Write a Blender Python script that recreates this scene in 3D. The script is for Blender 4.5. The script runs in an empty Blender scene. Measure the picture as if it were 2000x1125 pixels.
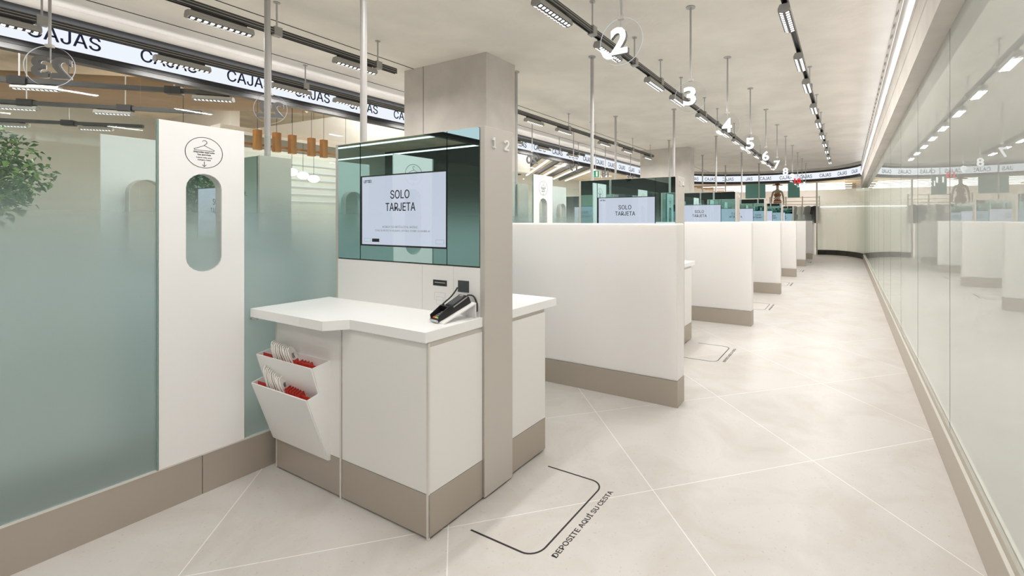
import bpy, bmesh, math, random
from mathutils import Matrix, Vector
random.seed(7)
PI = math.pi
SC = bpy.context.scene
COL = SC.collection

# ------------------------------------------------------------------ camera, world, exposure
cam_d = bpy.data.cameras.new('camera')
cam = bpy.data.objects.new('camera', cam_d); COL.objects.link(cam)
cam.location = (0, 0, 1.45)
cam.rotation_euler = (PI/2, 0, math.atan2(495, 895))
cam_d.sensor_fit = 'HORIZONTAL'; cam_d.sensor_width = 36
cam_d.lens = 895/2000*36
cam_d.shift_x = -0.08
cam_d.shift_y = (430-562.5)/2000
cam_d.clip_start = 0.02; cam_d.clip_end = 200
SC.camera = cam
W = bpy.data.worlds.new('world'); SC.world = W; W.use_nodes = True
W.node_tree.nodes['Background'].inputs[0].default_value = (1, .98, .95, 1)
W.node_tree.nodes['Background'].inputs[1].default_value = .9
SC.view_settings.view_transform = 'Standard'; SC.view_settings.look = 'None'
SC.view_settings.exposure = 0.0; SC.view_settings.gamma = 1
SC.cycles.transparent_max_bounces = 24
SC.cycles.max_bounces = 9
SC.cycles.diffuse_bounces = 5
SC.cycles.sample_clamp_indirect = 4
LAMP_W = 13

def area(name, loc, sx, sy, watts, rot=(0,0,0), col=(1,.97,.935), parent=None, spread=PI):
    l = bpy.data.lights.new(name, 'AREA'); l.shape = 'RECTANGLE'; l.size = sx; l.size_y = sy
    l.energy = watts; l.color = col; l.spread = spread
    o = bpy.data.objects.new(name, l); COL.objects.link(o); o.location = loc; o.rotation_euler = rot
    if parent: o.parent = parent
    return o

# ------------------------------------------------------------------ materials
def new_mat(name):
    m = bpy.data.materials.new(name); m.use_nodes = True
    nt = m.node_tree; nt.nodes.clear()
    out = nt.nodes.new('ShaderNodeOutputMaterial')
    return m, nt, out
def N(nt, t, **kw):
    n = nt.nodes.new('ShaderNode'+t)
    for k, v in kw.items():
        if k in n.inputs: n.inputs[k].default_value = v
        else: setattr(n, k, v)
    return n
def L(nt, a, b): nt.links.new(a, b)
def rgb(c): return (c[0], c[1], c[2], 1)
def pbr(name, col, rough=.5, metal=0, noise=0, nscale=6, spec=.5, bump=0, bscale=40, stretch=None, coat=0, trans=0, detail=5):
    m, nt, out = new_mat(name)
    b = N(nt, 'BsdfPrincipled'); L(nt, b.outputs[0], out.inputs[0])
    b.inputs['Base Color'].default_value = rgb(col); b.inputs['Roughness'].default_value = rough
    b.inputs['Metallic'].default_value = metal; b.inputs['Specular IOR Level'].default_value = spec
    b.inputs['Coat Weight'].default_value = coat; b.inputs['Transmission Weight'].default_value = trans
    tc = N(nt, 'TexCoord'); mp = N(nt, 'Mapping')
    L(nt, tc.outputs['Object'], mp.inputs[0])
    if stretch: mp.inputs['Scale'].default_value = stretch
    if noise:
        n = N(nt, 'TexNoise'); n.inputs['Scale'].default_value = nscale; n.inputs['Detail'].default_value = detail
        L(nt, mp.outputs[0], n.inputs['Vector'])
        r = N(nt, 'ValToRGB'); L(nt, n.outputs[0], r.inputs[0])
        r.color_ramp.elements[0].position = .35; r.color_ramp.elements[1].position = .65
        r.color_ramp.elements[0].color = rgb([x*(1-noise) for x in col]); r.color_ramp.elements[1].color = rgb([min(1, x*(1+noise)) for x in col])
        L(nt, r.outputs[0], b.inputs['Base Color'])
    if bump:
        n2 = N(nt, 'TexNoise'); n2.inputs['Scale'].default_value = bscale; n2.inputs['Detail'].default_value = 6
        L(nt, mp.outputs[0], n2.inputs['Vector'])
        bp = N(nt, 'Bump'); bp.inputs['Strength'].default_value = bump; bp.inputs['Distance'].default_value = .01
        L(nt, n2.outputs[0], bp.inputs['Height']); L(nt, bp.outputs[0], b.inputs['Normal'])
    return m
def emit(name, col, s, sample=True):
    m, nt, out = new_mat(name)
    e = N(nt, 'Emission'); e.inputs[0].default_value = rgb(col); e.inputs[1].default_value = s
    L(nt, e.outputs[0], out.inputs[0])
    if not sample: m.cycles.emission_sampling = 'NONE'
    return m

M = {}
M['plaster'] = pbr('beige ceiling plaster', (.90,.85,.785), .9, noise=.05, nscale=1.6, bump=.5, bscale=9, spec=.2)
M['concrete'] = pbr('column microcement', (.66,.62,.575), .85, noise=.06, nscale=3, bump=.25, bscale=12, spec=.2)
M['white'] = pbr('white solid surface', (.90,.895,.885), .42)
M['laminate'] = pbr('white laminate board', (.84,.83,.81), .45)
M['top'] = pbr('white worktop', (.93,.93,.925), .3)
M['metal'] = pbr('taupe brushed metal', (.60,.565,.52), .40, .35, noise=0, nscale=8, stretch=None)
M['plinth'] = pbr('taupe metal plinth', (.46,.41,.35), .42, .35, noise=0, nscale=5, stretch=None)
M['edge'] = pbr('aluminium edge trim', (.78,.75,.71), .35, .4)
M['steel'] = pbr('satin steel tube', (.50,.49,.48), .5, .3)
M['lampgrey'] = pbr('grey lamp housing', (.40,.39,.37), .45, .2)
M['black'] = pbr('black plastic', (.012,.012,.013), .4)
M['gap'] = pbr('dark shadow joint profile', (.02,.02,.02), .8)
M['track'] = pbr('dark grey track', (.06,.06,.06), .4, .4)
M['tracklip'] = pbr('pale track lip', (.45,.44,.42), .35, .6)
M['darkgrey'] = pbr('dark grey plastic', (.05,.055,.06), .35)
M['silver'] = pbr('silver plastic', (.5,.5,.5), .3, .6)
M['acrylic_white'] = pbr('milky white acrylic', (.90,.875,.86), .35, noise=0)
_b = M['acrylic_white'].node_tree.nodes['Principled BSDF']; _b.inputs['Subsurface Weight'].default_value = .5; _b.inputs['Subsurface Radius'].default_value = (.06,.055,.05); _b.inputs['Subsurface Scale'].default_value = 1
M['lining'] = pbr('warm grey slot lining', (.62,.60,.58), .5)
M['ink'] = pbr('black print', (.012,.012,.015), .6)
M['inkgrey'] = pbr('grey print', (.25,.25,.28), .6)
M['inkpale'] = pbr('pale engraved line', (.62,.61,.59), .6)
M['navy'] = pbr('navy display lettering', (.008,.02,.09), .6)
M['red'] = pbr('red bag paper', (.52,.035,.02), .55)
M['paper'] = pbr('white bag paper', (.86,.83,.79), .6)
M['numwhite'] = emit('lit number face', (1,1,1), 1.25, False)
M['numgrey'] = pbr('grey number body', (.16,.155,.15), .5)
M['numred'] = emit('lit red number face', (.9,.03,.03), 1.0, False)
M['numlet'] = pbr('white raised numeral', (.93,.93,.93), .4)
M['led'] = emit('lamp cells', (1,.98,.95), 1.9, False)
M['cellblack'] = pbr('lamp louvre', (.03,.03,.03), .5)
M['band'] = emit('display band', (.88,.93,1), .98)
M['glow'] = emit('warm globe lamp', (1,.85,.62), 6)
M['softline'] = emit('shelf edge light', (1,.97,.92), .95)
M['strip'] = emit('white light strip', (.95,1,.98), 2.5)
M['amber'] = pbr('amber wood', (.45,.20,.05), .5, noise=.3, nscale=8, stretch=(1,1,.2))
M['tan'] = pbr('tan store ceiling', (.88,.78,.62), .9, noise=.12, nscale=2)
M['offwall'] = pbr('off-white store wall', (.80,.77,.72), .8)
M['beamdark'] = pbr('dark ceiling duct', (.03,.03,.03), .6)
M['brown'] = pbr('brown painted duct', (.36,.26,.17), .7)
M['leafa'] = pbr('dark green leaf', (.045,.11,.03), .45)
M['leafb'] = pbr('light green leaf', (.16,.28,.06), .45)
M['bark'] = pbr('bark', (.14,.09,.05), .9, noise=.3, nscale=12)
M['teal'] = pbr('teal fabric panel', (.13,.33,.32), .7)
M['clothwhite'] = pbr('white cloth', (.8,.8,.78), .9)
M['clothgrey'] = pbr('grey cloth', (.30,.30,.29), .9)
M['clothblack'] = pbr('black cloth', (.03,.03,.035), .9)
M['clothbrown'] = pbr('brown cloth', (.20,.08,.035), .9)
M['mann'] = pbr('mannequin skin tone shell', (.36,.30,.24), .5)
M['hat'] = pbr('brown felt', (.09,.045,.02), .9)
M['green'] = emit('exit sign green', (.02,.35,.17), 1.0)
M['darkroom'] = pbr('dark rear wall', (.10,.10,.10), .9)
M['keyred'] = pbr('red key', (.75,.10,.04), .4)
M['keyyel'] = pbr('yellow key', (.75,.6,.12), .4)
M['keygrn'] = pbr('green key', (.45,.62,.25), .4)
M['darkbase'] = pbr('black curved plinth', (.03,.028,.025), .5)

# floor: square stone tiles laid on the diagonal
def floor_mat():
    m, nt, out = new_mat('pale stone tiles laid diagonally')
    b = N(nt, 'BsdfPrincipled'); L(nt, b.outputs[0], out.inputs[0])
    b.inputs['Roughness'].default_value = .38; b.inputs['Specular IOR Level'].default_value = .4
    tc = N(nt, 'TexCoord'); mp = N(nt, 'Mapping'); L(nt, tc.outputs['Object'], mp.inputs[0])
    a = math.radians(45.7)
    mp.vector_type = 'TEXTURE'
    mp.inputs['Rotation'].default_value = (0, 0, a)
    mp.inputs['Location'].default_value = (-.915, 2.308, 0)
    br = N(nt, 'TexBrick'); br.offset = 0; br.squash = 1
    br.inputs['Scale'].default_value = 1; br.inputs['Brick Width'].default_value = 1.048; br.inputs['Row Height'].default_value = 1.048
    br.inputs['Mortar Size'].default_value = .0024; br.inputs['Mortar Smooth'].default_value = 0; br.inputs['Bias'].default_value = 0
    br.inputs['Color1'].default_value = (.605,.578,.552,1); br.inputs['Color2'].default_value = (.64,.615,.592,1)
    br.inputs['Mortar'].default_value = (.86,.84,.81,1)
    L(nt, mp.outputs[0], br.inputs['Vector'])
    n1 = N(nt, 'TexNoise'); n1.inputs['Scale'].default_value = 2.2; n1.inputs['Detail'].default_value = 9; n1.inputs['Roughness'].default_value = .62
    n1.inputs['Distortion'].default_value = .8
    L(nt, tc.outputs['Object'], n1.inputs['Vector'])
    r1 = N(nt, 'ValToRGB'); L(nt, n1.outputs[0], r1.inputs[0])
    e = r1.color_ramp.elements; e[0].position = .32; e[0].color = (.87,.85,.82,1); e[1].position = .56; e[1].color = (1,1,1,1)
    mx = N(nt, 'MixRGB', blend_type='MULTIPLY'); mx.inputs[0].default_value = .8
    L(nt, br.outputs[0], mx.inputs[1]); L(nt, r1.outputs[0], mx.inputs[2])
    n2 = N(nt, 'TexNoise'); n2.inputs['Scale'].default_value = 60; n2.inputs['Detail'].default_value = 3
    L(nt, tc.outputs['Object'], n2.inputs['Vector'])
    r2 = N(nt, 'ValToRGB'); L(nt, n2.outputs[0], r2.inputs[0])
    e = r2.color_ramp.elements; e[0].position = .25; e[0].color = (.70,.66,.62,1); e[1].position = .37; e[1].color = (1,1,1,1)
    mx2 = N(nt, 'MixRGB', blend_type='MULTIPLY'); mx2.inputs[0].default_value = .6
    L(nt, mx.outputs[0], mx2.inputs[1]); L(nt, r2.outputs[0], mx2.inputs[2])
    L(nt, mx2.outputs[0], b.inputs['Base Color'])
    return m
M['floor'] = floor_mat()

def clear_shader(nt, tint, refl):
    t = N(nt, 'BsdfTransparent'); t.inputs[0].default_value = rgb(tint)
    g = N(nt, 'BsdfGlossy'); g.inputs['Roughness'].default_value = .02; g.inputs['Color'].default_value = (.9,.95,.93,1)
    lw = N(nt, 'Fresnel'); lw.inputs[0].default_value = refl
    mx = N(nt, 'MixShader'); L(nt, lw.outputs[0], mx.inputs[0]); L(nt, t.outputs[0], mx.inputs[1]); L(nt, g.outputs[0], mx.inputs[2])
    return mx
def one_face(nt, shader, out):
    # the outer face of a pane does the work, the inner side of its other face lets light straight through
    ge = N(nt, 'NewGeometry'); tb = N(nt, 'BsdfTransparent'); tb.inputs[0].default_value = (1,1,1,1)
    mx = N(nt, 'MixShader'); L(nt, ge.outputs['Backfacing'], mx.inputs[0]); L(nt, shader.outputs[0], mx.inputs[1]); L(nt, tb.outputs[0], mx.inputs[2])
    L(nt, mx.outputs[0], out.inputs[0])
def frosted(name, z0, z1, col, keep=.06, tint=(.91,.965,.95), refl=1.4, trans=.55, blur=.42):
    """glass with a film whose frosting fades out between heights z0 (full) and z1 (clear)"""
    m, nt, out = new_mat(name)
    cl = clear_shader(nt, tint, refl)
    tr = N(nt, 'BsdfTranslucent'); tr.inputs[0].default_value = rgb(col)
    df = N(nt, 'BsdfDiffuse'); df.inputs[0].default_value = rgb(col)
    m1 = N(nt, 'MixShader'); m1.inputs[0].default_value = 1-trans
    L(nt, tr.outputs[0], m1.inputs[1]); L(nt, df.outputs[0], m1.inputs[2])
    gl = N(nt, 'BsdfGlossy'); gl.inputs['Roughness'].default_value = .12; gl.inputs['Color'].default_value = (.9,.95,.93,1)
    fr = N(nt, 'Fresnel'); fr.inputs[0].default_value = 1.45
    m2 = N(nt, 'MixShader'); L(nt, fr.outputs[0], m2.inputs[0]); L(nt, m1.outputs[0], m2.inputs[1]); L(nt, gl.outputs[0], m2.inputs[2])
    tc = N(nt, 'TexCoord'); sp = N(nt, 'SeparateXYZ'); L(nt, tc.outputs['Object'], sp.inputs[0])
    rf = N(nt, 'BsdfRefraction'); rf.inputs['Color'].default_value = (.88,.95,.94,1); rf.inputs['IOR'].default_value = 1.45
    m3 = N(nt, 'MixShader'); m3.inputs[0].default_value = blur; L(nt, m2.outputs[0], m3.inputs[1]); L(nt, rf.outputs[0], m3.inputs[2])
    rr_ = N(nt, 'MapRange'); rr_.inputs['From Min'].default_value = z1; rr_.inputs['From Max'].default_value = z0+.15
    rr_.inputs['To Min'].default_value = .22; rr_.inputs['To Max'].default_value = .6; L(nt, sp.outputs['Z'], rr_.inputs['Value']); L(nt, rr_.outputs[0], rf.inputs['Roughness'])
    mr = N(nt, 'MapRange'); mr.interpolation_type = 'SMOOTHSTEP'
    mr.inputs['From Min'].default_value = z1; mr.inputs['From Max'].default_value = z0
    mr.inputs['To Min'].default_value = 0; mr.inputs['To Max'].default_value = 1-keep
    L(nt, sp.outputs['Z'], mr.inputs['Value'])
    pw = N(nt, 'Math', operation='POWER'); L(nt, mr.outputs[0], pw.inputs[0]); pw.inputs[1].default_value = 1.7
    mx = N(nt, 'MixShader'); L(nt, pw.outputs[0], mx.inputs[0]); L(nt, cl.outputs[0], mx.inputs[1]); L(nt, m3.outputs[0], mx.inputs[2])
    one_face(nt, mx, out)
    return m
M['frost'] = frosted('teal frosted partition glass', 1.12, 1.88, (.41,.52,.53), keep=.0)
M['frostfar'] = frosted('pale frosted end glass', 1.6, 2.75, (.74,.76,.70), keep=.0)
def clearmat(name, tint, ior):
    m, nt, out = new_mat(name); one_face(nt, clear_shader(nt, tint, ior), out); return m
M['clear'] = clearmat('clear shopfront glass', (.94,.97,.96), 1.4)
M['disc'] = clearmat('clear acrylic disc', (.96,.97,.98), 1.35)
M['discedge'] = emit('lit acrylic rim', (.95,.97,1), .6, False)
def mirror_mat():
    m, nt, out = new_mat('green tinted mirror')
    g = N(nt, 'BsdfGlossy'); g.inputs['Roughness'].default_value = 0; g.inputs['Color'].default_value = (.50,.69,.68,1)
    L(nt, g.outputs[0], out.inputs[0]); return m
M['mirror'] = mirror_mat()
def cladding_mat():
    m, nt, out = new_mat('back painted pale glass')
    d = N(nt, 'BsdfDiffuse'); d.inputs[0].default_value = (.50,.51,.485,1)
    g = N(nt, 'BsdfGlossy'); g.inputs['Roughness'].default_value = .0; g.inputs['Color'].default_value = (.93,.97,.94,1)
    f = N(nt, 'Fresnel'); f.inputs[0].default_value = 2.9
    mx = N(nt, 'MixShader'); L(nt, f.outputs[0], mx.inputs[0]); L(nt, d.outputs[0], mx.inputs[1]); L(nt, g.outputs[0], mx.inputs[2])
    L(nt, mx.outputs[0], out.inputs[0]); return m
M['cladding'] = cladding_mat()
def screen_mat():
    m, nt, out = new_mat('lit display')
    e = N(nt, 'Emission'); e.inputs[0].default_value = (.70,.78,.92,1); e.inputs[1].default_value = .82
    g = N(nt, 'BsdfGlossy'); g.inputs['Roughness'].default_value = 0
    f = N(nt, 'Fresnel'); f.inputs[0].default_value = 1.7
    ad = N(nt, 'MixShader'); L(nt, f.outputs[0], ad.inputs[0]); L(nt, e.outputs[0], ad.inputs[1]); L(nt, g.outputs[0], ad.inputs[2])
    L(nt, ad.outputs[0], out.inputs[0]); return m
M['screen'] = screen_mat()

# ------------------------------------------------------------------ mesh helpers
def bm_box(bm, x0, x1, y0, y1, z0, z1, bev=0):
    r = bmesh.ops.create_cube(bm, size=1)
    vs = r['verts']
    bmesh.ops.scale(bm, vec=(abs(x1-x0), abs(y1-y0), abs(z1-z0)), verts=vs)
    bmesh.ops.translate(bm, vec=((x0+x1)/2, (y0+y1)/2, (z0+z1)/2), verts=vs)
    if bev:
        es = list({e for v in vs for e in v.link_edges})
        bmesh.ops.bevel(bm, geom=es, offset=bev, segments=2, profile=.6, affect='EDGES')
def bm_tube(bm, a, b, r, seg=12, r2=None):
    a = Vector(a); b = Vector(b); d = b-a
    q = d.to_track_quat('Z', 'Y').to_matrix().to_4x4()
    bmesh.ops.create_cone(bm, cap_ends=True, segments=seg, radius1=r, radius2=r if r2 is None else r2, depth=d.length,
                          matrix=Matrix.Translation((a+b)/2) @ q)
def bm_prism(bm, poly, lo, hi, axis='Z'):
    """extrude a 2D polygon along an axis. 'Z': (x,y); 'X': (y,z); 'Y': (x,z)"""
    def P(p, h):
        return {'Z': (p[0], p[1], h), 'X': (h, p[0], p[1]), 'Y': (p[0], h, p[1])}[axis]
    A = [bm.verts.new(P(p, lo)) for p in poly]; B = [bm.verts.new(P(p, hi)) for p in poly]
    n = len(poly)
    bm.faces.new(A); bm.faces.new(B)
    for i in range(n): bm.faces.new((A[i], A[(i+1) % n], B[(i+1) % n], B[i]))
def bm_sphere(bm, c, r, sc=(1,1,1), seg=16):
    bmesh.ops.create_uvsphere(bm, u_segments=seg, v_segments=max(6, seg//2), radius=r,
        matrix=Matrix.Translation(c) @ Matrix.Diagonal((sc[0], sc[1], sc[2], 1)))
def obj(name, fn, mat, parent=None, smooth=False, **props):
    """fn(bm) draws in WORLD axes relative to the parent's origin"""
    bm = bmesh.new(); fn(bm)
    bmesh.ops.recalc_face_normals(bm, faces=bm.faces)
    me = bpy.data.meshes.new(name); bm.to_mesh(me); bm.free()
    me.materials.append(M[mat] if isinstance(mat, str) else mat)
    if smooth:
        for p in me.polygons: p.use_smooth = True
    o = bpy.data.objects.new(name, me); COL.objects.link(o)
    if parent: o.parent = parent
    for k, v in props.items(): o[k] = v
    return o
def BX(name, mat, parent, *b, bev=0, **props):
    return obj(name, lambda bm: bm_box(bm, *b, bev=bev), mat, parent, **props)
def thing(name, label, cat, loc=(0,0,0), rz=0, group=None):
    o = bpy.data.objects.new(name, None); COL.objects.link(o); o.empty_display_size = .1
    o.location = loc; o.rotation_euler = (0, 0, rz); o['label'] = label; o['category'] = cat
    if group: o['group'] = group
    return o
def tag(o, label, cat, group=None):
    o['label'] = label; o['category'] = cat
    if group: o['group'] = group
    return o
def dup(root, loc=None, rz=None, label=None, group=None):
    def rec(o, par):
        c = o.copy(); COL.objects.link(c)
        if par is not None: c.parent = par
        for ch in KIDS.get(o, []) or [x for x in o.children]:
            rec(ch, c)
        return c
    r = rec(root, None)
    if loc is not None: r.location = loc
    if rz is not None: r.rotation_euler = (0, 0, rz)
    if label: r['label'] = label
    if group: r['group'] = group
    return r
KIDS = {}
def struct(o): o['kind'] = 'structure'; return o

try:
    FONT = bpy.data.fonts.load(bpy.utils.resource_path('LOCAL')+'/datafiles/fonts/Inter.woff2')
except Exception:
    FONT = None
FACE = {'-Y': ((1,0,0),(0,0,1)), '+Y': ((-1,0,0),(0,0,1)), '+X': ((0,1,0),(0,0,1)), '-X': ((0,-1,0),(0,0,1)), 'floor': ((0,1,0),(-1,0,0))}
def text(name, s, size, pos, face, mat, parent=None, ext=.0005, sx=1.0, align='CENTER', bold=0, spacing=1.0, line=1.0, right=None, up=None, fit=None, plain=False, fat=0, **props):
    cu = bpy.data.curves.new(name, 'FONT'); cu.body = s; cu.size = size
    if FONT and not bold and not plain: cu.font = FONT; cu.size = size*1.2
    cu.extrude = ext
    cu.align_x = align; cu.align_y = 'CENTER'; cu.offset = bold; cu.space_character = spacing; cu.space_line = line
    cu.resolution_u = 3
    to = bpy.data.objects.new(name, cu); COL.objects.link(to)
    dg = bpy.context.evaluated_depsgraph_get()
    me = bpy.data.meshes.new_from_object(to.evaluated_get(dg), depsgraph=dg)
    bpy.data.objects.remove(to); bpy.data.curves.remove(cu)
    if fit:
        xs = [v.co.x for v in me.vertices]; ys = [v.co.y for v in me.vertices]
        fx = fit[0]/max(1e-6, max(xs)-min(xs)); fy = fit[1]/max(1e-6, max(ys)-min(ys))
        cx_, cy_ = (max(xs)+min(xs))/2, (max(ys)+min(ys))/2
        for v in me.vertices: v.co.x = (v.co.x-cx_)*fx; v.co.y = (v.co.y-cy_)*fy
        sx = 1
    if fat:
        bm = bmesh.new()
        for dx, dy, dz in ((-fat,0,0), (fat,0,ext*.02), (0,fat*.7,ext*.04), (0,-fat*.7,ext*.06)):
            m2 = me.copy(); m2.transform(Matrix.Translation((dx, dy, dz))); bm.from_mesh(m2); bpy.data.meshes.remove(m2)
        bm.to_mesh(me); bm.free()
    if right is None:
        right, up = FACE[face]
    R = Vector(right).normalized(); U = Vector(up).normalized(); Z = R.cross(U)
    mt = Matrix(((R.x*sx, U.x, Z.x, pos[0]), (R.y*sx, U.y, Z.y, pos[1]), (R.z*sx, U.z, Z.z, pos[2]), (0,0,0,1)))
    me.transform(mt); me.name = name
    me.materials.clear(); me.materials.append(M[mat])
    o = bpy.data.objects.new(name, me); COL.objects.link(o)
    if parent: o.parent = parent
    for k, v in props.items(): o[k] = v
    return o

CEIL = 3.5
P0, PITCH = 1.915, 3.1           # first kiosk centre, spacing
XM = -3.4                        # mid line between the two checkout rows
XW = .53                         # glass face of the right wall
KZ = .205                        # plinth height

# ------------------------------------------------------------------ the setting
struct(BX('floor', 'floor', None, -17, 1.2, -9, 31, -.1, 0))
struct(BX('ceiling', 'plaster', None, -6.62, 1.0, -9, 19.5, CEIL, CEIL+.15))
struct(BX('ceiling', 'plaster', None, -6.62, 1.0, 19.5, 20.9, CEIL, CEIL+.15))
# fine slots in the ceiling parallel to the tracks
for x, y0, y1 in ((-5.15, -3, 20), (-6.2, -3, 20)):
    struct(BX('trim_1', 'gap', None, x, x+.012, y0, 19.4, CEIL-.004, CEIL+.01))
struct(BX('wall_right', 'offwall', None, XW+.02, XW+.15, -6, 19.3, 0, CEIL))
wr = struct(thing('wall_right', 'x', 'x')); del wr['label']; del wr['category']; wr.name = 'wall_right'
y = -2.25
while y < 18.5:
    y2 = min(y+1.408, 18.95)
    BX('glass_pane', 'cladding', wr, XW, XW+.018, y+.003, y2, KZ-.02, CEIL-.02)
    BX('pane_joint', 'gap', wr, XW-.0006, XW+.004, y2-.0005, y2+.0035, KZ, CEIL-.02)
    y += 1.408
struct(BX('baseboard_right', 'plinth', None, .50, XW+.012, -4, 19.25, 0, .205, bev=.002))
BX('trim_lip', 'edge', bpy.data.objects['baseboard_right'], .498, .512, -4, 19.24, .205, .21)
bk = struct(obj('trim_2', lambda bm: bm_prism(bm, [(.42,CEIL-.001),(.42,2.96),(.427,2.955),(.427,2.945),(.42,2.94),(.42,2.79),(.427,2.785),(.427,2.775),(.42,2.77),(.42,2.58),(XW+.017,2.58),(XW+.017,CEIL-.001)], -4, 18.6, 'Y'), 'concrete'))
vg = thing('slot_vent', 'long pale perforated vent strip where the ceiling meets the glass wall', 'vent', (.42, 7, 3.28))
BX('vent_frame', 'edge', vg, -.006, 0, -11, 10.9, .03, .2)
def slots(bm):
    y = -10.9
    k = 0
    while y < 10.7:
        bm_box(bm, -.0075, -.005, y, y+.11, .10+.045*(k % 2), .118+.045*(k % 2)); y += .16; k += 1
s_ = obj('vent_slots', slots, 'gap', vg); s_['kind'] = 'stuff'
# shopfront on the far side: fascia, lit band, panes
band_pts = [(-6.6,-4), (-6.6,15.2), (-6.55,16.6), (-6.38,17.7), (-6.05,18.6), (-5.5,19.3), (-4.7,19.9), (-3.8,20.25), (-2.8,20.4), (-1.8,20.38), (-1.0,20.15), (-.35,19.75), (.1,19.2), (.36,18.7), (.46,18.35)]
def off(pts, d):
    out = []
    for i, p in enumerate(pts):
        a = Vector(pts[max(i-1, 0)]); b = Vector(pts[min(i+1, len(pts)-1)])
        t = (b-a).normalized(); n = Vector((-t.y, t.x))
        out.append((p[0]+n.x*d, p[1]+n.y*d))
    return out
def ribbon(bm, pts, d0, d1, z0, z1):
    A = off(pts, d0); B = off(pts, d1)
    rows = []
    for a, b in zip(A, B):
        rows.append([bm.verts.new((a[0],a[1],z0)), bm.verts.new((b[0],b[1],z0)), bm.verts.new((b[0],b[1],z1)), bm.verts.new((a[0],a[1],z1))])
    for r, s in zip(rows, rows[1:]):
        for i in range(4):
            bm.faces.new((r[i], r[(i+1) % 4], s[(i+1) % 4], s[i]))
    bm.faces.new(rows[0]); bm.faces.new(rows[-1])
# n = left normal of the path: positive = away from the room
struct(obj('wall_left', lambda bm: ribbon(bm, band_pts, .02, .12, 3.03, 4.45), 'plaster'))
sg = thing('display_band', 'long lit white display band repeating the word CAJAS along the top of the glass front', 'sign', (0,0,0))
def moved(pts): return pts
obj('housing', lambda bm: ribbon(bm, band_pts, -.05, .018, 3.035, 3.40), 'black', sg)
obj('lit_face', lambda bm: ribbon(bm, band_pts, -.056, -.049, 3.085, 3.33), 'band', sg)
obj('bottom_rail', lambda bm: ribbon(bm, band_pts, -.048, .06, 2.985, 3.032), 'track', sg)
# lettering placed along the band
def along(pts, s):
    for a, b in zip(pts, pts[1:]):
        l = math.dist(a, b)
        if s <= l: t = s/l; return (a[0]+(b[0]-a[0])*t, a[1]+(b[1]-a[1])*t), ((b[0]-a[0])/l, (b[1]-a[1])/l)
        s -= l
    return pts[-1], (0, 1)
bp = off(band_pts, -.0575)
tot = sum(math.dist(a, b) for a, b in zip(bp, bp[1:]))
s = 4+2.16-3*.773
while s < tot-.1:
    (px, py), (tx, ty) = along(bp, s)
    if py > .2:
        text('lettering', 'CAJAS', .19, (px, py, 3.20), None, 'navy', sg, ext=.001, fit=(.475, .135), fat=.002, right=(tx, ty, 0), up=(0,0,1))
    s += .773
# panes under the band
pane_pts = [p for p in band_pts]
for i in range(13):
    y0 = -2.4+1.45*i
    struct(BX('window_%d' % (i+1), 'clear', None, -6.665, -6.653, y0+.004, y0+1.446, .1, 2.985))
struct(BX('baseboard_left', 'plinth', None, -6.70, -6.62, -2.4, 16.4, 0, .1))
for i, a in enumerate(range(5, 10)):
    seg = band_pts[a:a+2]
# concrete columns
for k, (x0, x1, y0, y1, lab) in enumerate(((-5.33,-3.85,4.25,4.80,'near'), (-5.33,-3.86,12.45,12.95,'far'))):
    c = struct(BX('wall_column', 'concrete', None, x0, x1, y0, y1, 0, CEIL, bev=.004))

struct(BX('trim_column', 'gap', None, -4.955, -4.949, 4.2485, 4.251, 0, CEIL))
# cool wash: lit slot on the right, added fill above the band on the left
area('ceiling_wash_light', (.395, 8.3, 3.05), .12, 20.5, 55, (0, math.radians(-118), 0), (.86,.91,1))
area('ceiling_wash_light', (-6.5, 7, 3.36), .06, 18, 13, (0, math.radians(128), 0), (.95,.96,1))  # added fill for the ceiling, stands in for spill from the lit band
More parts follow.
